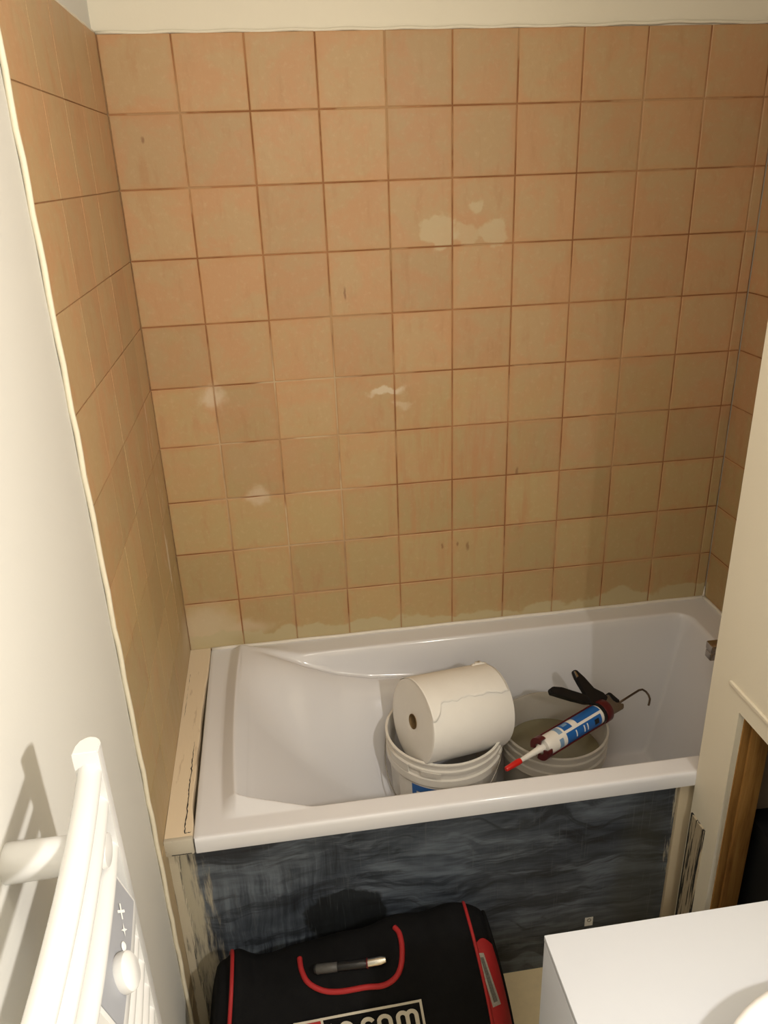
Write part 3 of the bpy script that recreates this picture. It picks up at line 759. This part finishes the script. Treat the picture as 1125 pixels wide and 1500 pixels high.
lab(0.78, 0.85, -50, -18, 'black_metal', 0.0008); lab(0.36, 0.43, 40, 62, 'blue_pale', 0.0008)
# gun frame
def gl(s, v, r=0.0): return GF+ga*(GL*s)+v*r
lathe('rear_plate', [(0, 0), (0.030, 0), (0.031, 0.002), (0.031, 0.022), (0.028, 0.026), (0, 0.026)], gl(0.985, ga), ga, 'maroon', gun, 40)
lathe('plunger_ring', [(0, 0), (0.0285, 0), (0.0285, 0.014), (0, 0.014)], gl(0.945, ga), ga, 'black_metal', gun, 40)
for a in (88, -88, -140, 140):
    v = toCam*math.cos(D(a))+sd*math.sin(D(a))
    tube('frame_rail', [gl(0.02, v, CR+0.0022), gl(1.0, v, CR+0.0022)], 0.0021, 'maroon', gun, 8)
bm = bmesh.new()
for a0 in (30, -150):
    a1 = a0+120; pv = None; n = 12
    for i in range(n+1):
        a = D(a0+(a1-a0)*i/n); v = toCam*math.cos(a)+sd*math.sin(a)
        q = [bm.verts.new(GF+ga*h+v*r) for h, r in ((-0.003, 0.015), (-0.003, CR+0.005), (0.014, CR+0.005), (0.014, CR+0.0015), (0.001, CR+0.0012), (0.001, 0.015))]
        if pv:
            for k in range(6): bm.faces.new((pv[k], pv[(k+1)%6], q[(k+1)%6], q[k]))
        else: bm.faces.new(q)
        pv = q
    bm.faces.new(pv[::-1])
obj('front_plate', bm, 'maroon', gun, 40)
def slab(name, pxs, th, mat, off=0.0, bev=0.002):
    bm = bmesh.new(); a = [bm.verts.new(gpx(u, v, off)+gn*th/2) for u, v in pxs]; b = [bm.verts.new(p.co-gn*th) for p in a]
    n = len(a); bm.faces.new(a); bm.faces.new(b[::-1])
    for k in range(n): bm.faces.new((a[k], a[(k+1)%n], b[(k+1)%n], b[k]))
    if bev: bmesh.ops.bevel(bm, geom=bm.edges[:], offset=bev, segments=2, affect='EDGES')
    return obj(name, bm, mat, gun, 40)
slab('handle', [(804, 1010), (808, 1007), (822, 1008), (848, 1018), (860, 1020), (866, 1031), (856, 1031), (838, 1026), (818, 1020), (806, 1017)], 0.018, 'black_metal')
tr = slab('trigger', [(838, 983), (843, 982), (856, 994), (868, 1010), (882, 1015), (889, 1022), (884, 1034), (866, 1034), (858, 1020), (846, 1000), (843, 996)], 0.014, 'black_metal', 0.004)
slab('trigger_end', [(839, 985), (841, 985), (845, 992), (843, 994)], 0.017, 'bright_steel', 0.004, 0)
slab('body_plate', [(880, 1022), (890, 1018), (898, 1030), (912, 1032), (912, 1039), (898, 1047), (882, 1050), (876, 1040)], 0.016, 'steel', 0.0)
slab('catch_plate', [(888, 1016), (892, 1016), (906, 1028), (903, 1031), (896, 1027)], 0.020, 'black_metal', 0.002)
rs = gpx(906, 1030); rt = gpx(936, 1011)
hk = [gl(0.95, ga), rs] + [rs.lerp(rt, t) for t in (0.5, 0.85)] + [gpx(u, v) for u, v in ((936, 1011), (941, 1010), (946, 1013), (950, 1018), (952, 1024), (951, 1030), (950, 1033))]
tube('plunger_rod', hk[1:], 0.0030, 'rod', gun, 10, True)

# ------------------------------------------------------------------ tool bag
BY = -0.812
bag = root('tool_bag', (0.37, BY, 0.0), 'black canvas tool bag with red piping in front of the bath panel', 'bag')
def bag_pt(s, th):
    """s 0..1 along the bag, th around: 0 back, 90 top, 180 front, 270 bottom"""
    c, sn = math.cos(th), math.sin(th)
    zz = math.copysign(abs(sn)**(0.80 if sn > 0 else 0.45), sn); yy = math.copysign(abs(c)**(0.62 if sn > 0 else 0.5), c)
    e = min(s, 1-s); rnd = (1-(1-min(1, e/0.10))**2.2)**0.5 if e < 0.10 else 1.0
    rnd = 0.60+0.40*rnd
    H = 0.330+0.045*sstep(0.25, 0.85, s)
    H += 0.014*math.exp(-((s-0.09)/0.035)**2)-0.010*math.exp(-((s-0.045)/0.02)**2)+0.010*math.exp(-((s-0.86)/0.07)**2)
    H -= 0.020*math.exp(-((s-0.22)/0.09)**2) - 0.004*math.sin(s*31)
    zf = 0.5+0.5*zz; z = max(0.0, H*zf)
    z *= (0.76+0.24*rnd)
    Wd = 0.670-0.100*zf**1.4
    y = BY + 0.128*yy*rnd*(1-0.30*zf**2) + 0.004*math.sin(s*17+th*3)*max(0, sn)
    y = min(y, -0.676)
    x = 0.360+(s-0.5)*Wd
    return Vector((x, y, z))
def bag_mesh(s0, s1, ns, nt=72):
    bm = bmesh.new(); R = []
    for i in range(ns+1):
        s = s0+(s1-s0)*i/ns
        R.append([bm.verts.new(bag_pt(s, 2*PI*k/nt)) for k in range(nt)])
    for a, b in zip(R, R[1:]):
        for k in range(nt): bm.faces.new((a[k], a[(k+1)%nt], b[(k+1)%nt], b[k]))
    bm.faces.new(R[0][::-1]); bm.faces.new(R[-1])
    return bm
bmb = bag_mesh(0.0, 1.0, 110)
bmb.normal_update(); bvh = BVHTree.FromBMesh(bmb)
obj('bag_body', bmb, 'canvas', bag, 50)
def off_pt(s_, th, o):
    p = bag_pt(s_, th); a_ = bag_pt(s_+0.002, th)-bag_pt(s_-0.002, th); b_ = bag_pt(s_, th+0.02)-bag_pt(s_, th-0.02)
    n = a_.cross(b_)
    if n.length < 1e-12: return p
    n.normalize(); c_ = Vector((0.36, BY, 0.16))
    if n.dot(p-c_) < 0: n = -n
    return p+n*o
bmr = bmesh.new(); RG = []
for i in range(13):
    f = i/12; s_ = 0.922+0.073*f
    RG.append([bmr.verts.new(off_pt(s_, D(112+8*math.sin(f*PI)*-1+88*k/30), 0.0012+0.005*math.sin(f*PI)*math.sin(PI*min(1, (k+1)/12)/2))) for k in range(31)])
for a, b in zip(RG, RG[1:]):
    for k in range(30): bmr.faces.new((a[k], a[k+1], b[k+1], b[k]))
bmr.normal_update(); bvr = BVHTree.FromBMesh(bmr)
sp = tag(obj('end_panel', bmr, 'red_fabric', bag, True), 'red fabric end panel')
def onbag(u, v, off=0.0, tree=None):
    d = ray(u, v).normalized(); h = (tree or bvh).ray_cast(CAM, d)
    if h[0] is None: return None
    n = h[1] if h[1].dot(d) < 0 else -h[1]
    return h[0]+n*off
def prof_tube(s, r, mat, name, t0=-20, t1=215, parent=bag, out=0.001):
    pts = []
    for k in range(49):
        th = D(t0+(t1-t0)*k/48); p = bag_pt(s, th); c = Vector((p.x, BY, 0.17)); pts.append(p+(p-c).normalized()*out)
    return tube(name, pts, r, mat, parent, 8, True)
tag(prof_tube(0.922, 0.0036, 'red_fabric', 'piping'), 'red piping')
tag(prof_tube(0.065, 0.0045, 'red_fabric', 'piping'), 'red piping')
prof_tube(0.993, 0.005, 'canvas', 'edge_binding')
def smooth_px(pts, n=8):
    out = []
    for i in range(len(pts)-1):
        p0, p1, p2, p3 = pts[max(i-1, 0)], pts[i], pts[i+1], pts[min(i+2, len(pts)-1)]
        for k in range(n):
            t = k/n
            out.append(tuple(0.5*(2*p1[j]+(p2[j]-p0[j])*t+(2*p0[j]-5*p1[j]+4*p2[j]-p3[j])*t*t+(3*p1[j]-p0[j]-3*p2[j]+p3[j])*t**3) for j in (0, 1)))
    return out+[pts[-1]]
U = smooth_px([(439, 1404), (442, 1422), (452, 1440), (474, 1451), (500, 1452), (535, 1446), (562, 1443), (580, 1431), (588, 1412), (589, 1388), (585, 1368), (578, 1359)])
up = [onbag(u, v, 0.0015) for u, v in U]; up = [p for p in up if p is not None]
tag(tube('pocket_piping', up, 0.0056, 'red_fabric', bag, 8, True), 'red piping round the open pocket')
# logo patch embroidered on the bag
c00, c10, c01, c11 = (430, 1497.5), (616, 1461.5), (441, 1546), (625, 1510)
def logo_px(a, b):
    return tuple((c00[j]*(1-a)+c10[j]*a)*(1-b)+(c01[j]*(1-a)+c11[j]*a)*b for j in (0, 1))
def ribbon(bm, pts, w, off):
    n = len(pts); prev = None
    for i in range(n):
        a = pts[max(i-1, 0)]; b = pts[min(i+1, n-1)]
        dx, dy = (b[0]-a[0])*3.9, (b[1]-a[1]); L_ = math.hypot(dx, dy) or 1
        nx, ny = -dy/L_/3.9, dx/L_
        q = []
        for sg in (1, -1):
            p = onbag(*logo_px(pts[i][0]+sg*nx*w/2, pts[i][1]+sg*ny*w/2), off); q.append(p)
        if any(p is None for p in q): prev = None; continue
        q = [bm.verts.new(p) for p in q]
        if prev: bm.faces.new((prev[0], prev[1], q[1], q[0]))
        prev = q
def densify(pts, n=6):
    out = []
    for a, b in zip(pts, pts[1:]):
        out += [(a[0]+(b[0]-a[0])*k/n, a[1]+(b[1]-a[1])*k/n) for k in range(n)]
    return out+[pts[-1]]
bm = bmesh.new(); NN = 24
gr = [[onbag(*logo_px(i/NN, j/8), 0.0018) for j in range(9)] for i in range(NN+1)]
gv = [[bm.verts.new(p) if p else None for p in r] for r in gr]
for i in range(NN):
    for j in range(8):
        q = (gv[i][j], gv[i+1][j], gv[i+1][j+1], gv[i][j+1])
        if all(q): bm.faces.new(q)
lgp = tag(obj('logo_patch', bm, 'canvas', bag, True), 'black logo patch lettered in off white with a red block')
bm = bmesh.new()
for seg in (((0, 0.04), (1, 0.04)), ((0, 0.96), (1, 0.96)), ((0.008, 0.0), (0.008, 1)), ((0.992, 0.0), (0.992, 1)), ((0.218, 0), (0.218, 1))):
    ribbon(bm, densify(seg, 24), 0.075, 0.0042)
obj('patch_border', bm, 'thread', lgp)
bm = bmesh.new()
ribbon(bm, densify(((0.015, 0.5), (0.208, 0.5)), 10), 0.86, 0.0036); obj('red_block', bm, 'red_fabric', lgp)
bm = bmesh.new(); ribbon(bm, densify(((0.075, 0.9), (0.075, 0.42), (0.10, 0.30), (0.15, 0.28)), 5), 0.13, 0.0050); obj('emblem', bm, 'thread', lgp)
def arc(cx, cy, rx, ry, a0, a1, n=10): return [(cx+rx*math.cos(D(a0+(a1-a0)*k/n)), cy+ry*math.sin(D(a0+(a1-a0)*k/n))) for k in range(n+1)]
T0, TB = 0.27, 0.84
letters = {
 'f': [[(0.262, TB), (0.262, 0.42)]+arc(0.290, 0.42, 0.028, 0.14, 180, 270), [(0.245, 0.55), (0.305, 0.55)]],
 'a': [arc(0.395, 0.42, 0.042, 0.14, 200, 360)+[(0.437, TB)], [(0.437, 0.56), (0.38, 0.56)]+arc(0.375, 0.70, 0.028, 0.14, 270, 90)[0:11]+[(0.437, TB)]],
 'c': [arc(0.565, 0.42, 0.042, 0.14, 340, 180)+[(0.523, 0.70)]+arc(0.565, 0.70, 0.042, 0.14, 180, 20)],
 'o': [arc(0.695, 0.42, 0.044, 0.14, 180, 360)+[(0.739, 0.70)]+arc(0.695, 0.70, 0.044, 0.14, 0, 180)+[(0.651, 0.42)]],
 'm': [[(0.800, TB), (0.800, 0.42)]+arc(0.836, 0.42, 0.036, 0.14, 180, 360)+[(0.872, TB)], [(0.872, 0.42)]+arc(0.908, 0.42, 0.036, 0.14, 180, 360)+[(0.944, TB)]],
}
for ch, strokes in letters.items():
    bm = bmesh.new()
    for st in strokes: ribbon(bm, densify(st, 2), 0.125, 0.0046)
    obj('letter', bm, 'thread', lgp)
# woven tab on the red end panel
bm = bmesh.new(); q0 = [(699, 1396), (708, 1396), (733, 1470), (722, 1475)]
gr = []
for i in range(11):
    f = i/10; l = (q0[0][0]*(1-f)+q0[3][0]*f, q0[0][1]*(1-f)+q0[3][1]*f); r = (q0[1][0]*(1-f)+q0[2][0]*f, q0[1][1]*(1-f)+q0[2][1]*f)
    row = []
    for j in range(4):
        g_ = j/3; u, v = l[0]*(1-g_)+r[0]*g_, l[1]*(1-g_)+r[1]*g_
        p = onbag(u, v, 0.0016, bvr) or onbag(u, v, 0.0016)
        row.append(bm.verts.new(p) if p else None)
    gr.append(row)
for a, b in zip(gr, gr[1:]):
    for k in range(3):
        q = (a[k], a[k+1], b[k+1], b[k])
        if all(q): bm.faces.new(q)
tag(obj('woven_tab', bm, 'grey_patch', sp, True), 'grey woven brand tab')
bm = bmesh.new(); gr = []
for i in range(9):
    f = 0.08+0.84*i/8; l = (q0[0][0]*(1-f)+q0[3][0]*f, q0[0][1]*(1-f)+q0[3][1]*f); r = (q0[1][0]*(1-f)+q0[2][0]*f, q0[1][1]*(1-f)+q0[2][1]*f)
    row = []
    for g_ in (0.25, 0.75):
        u, v = l[0]*(1-g_)+r[0]*g_, l[1]*(1-g_)+r[1]*g_
        p = onbag(u, v, 0.0024, bvr) or onbag(u, v, 0.0024); row.append(bm.verts.new(p) if p else None)
    gr.append(row)
for i in range(0, 8):
    q = (gr[i][0], gr[i][1], gr[i+1][1], gr[i+1][0])
    if all(q): bm.faces.new(q)
obj('tab_print', bm, 'tab_dark', sp)
# strap ring low on the left end
rc = bag_pt(0.03, D(150))+Vector((-0.010, -0.008, -0.03))
tag(tube('strap_ring', [rc+Vector((0.010*math.cos(a*PI/8), -0.006*math.cos(a*PI/8), 0.016*math.sin(a*PI/8))) for a in range(17)], 0.0018, 'steel', bag, 8, True), 'steel strap ring')
# the tool that lies in the pocket
p0 = onbag(462, 1424, 0.010); p1 = onbag(538, 1413, 0.010); p2 = onbag(568, 1407, 0.010)
tl = root('hand_tool', (p0+p1)/2-Vector((0, 0, 0.01)), 'black handled hand tool with bright steel tip in the bag pocket', 'tool')
dd = (p1-p0); ln = dd.length; dd.normalize()
lathe('grip', [(0, 0), (0.0075, 0.001), (0.009, 0.006), (0.0085, ln*0.45), (0.0095, ln*0.5), (0.0095, ln*0.97), (0.008, ln), (0, ln)], p0, dd, 'black_metal', tl, 20)
d2 = p2-p1; l2 = d2.length
lathe('ferrule', [(0, 0), (0.010, 0), (0.010, 0.003), (0, 0.003)], p1, dd, 'maroon', tl, 20)
lathe('blade', [(0, 0.002), (0.0085, 0.002), (0.0085, l2*0.75), (0.0055, l2), (0, l2)], p1, d2, 'bright_steel', tl, 16)
lathe('grip_band', [(0.0088, ln*0.05), (0.0096, ln*0.06), (0.0092, ln*0.44), (0.0084, ln*0.45)], p0, dd, 'grip_grey', tl, 20, closed=True)
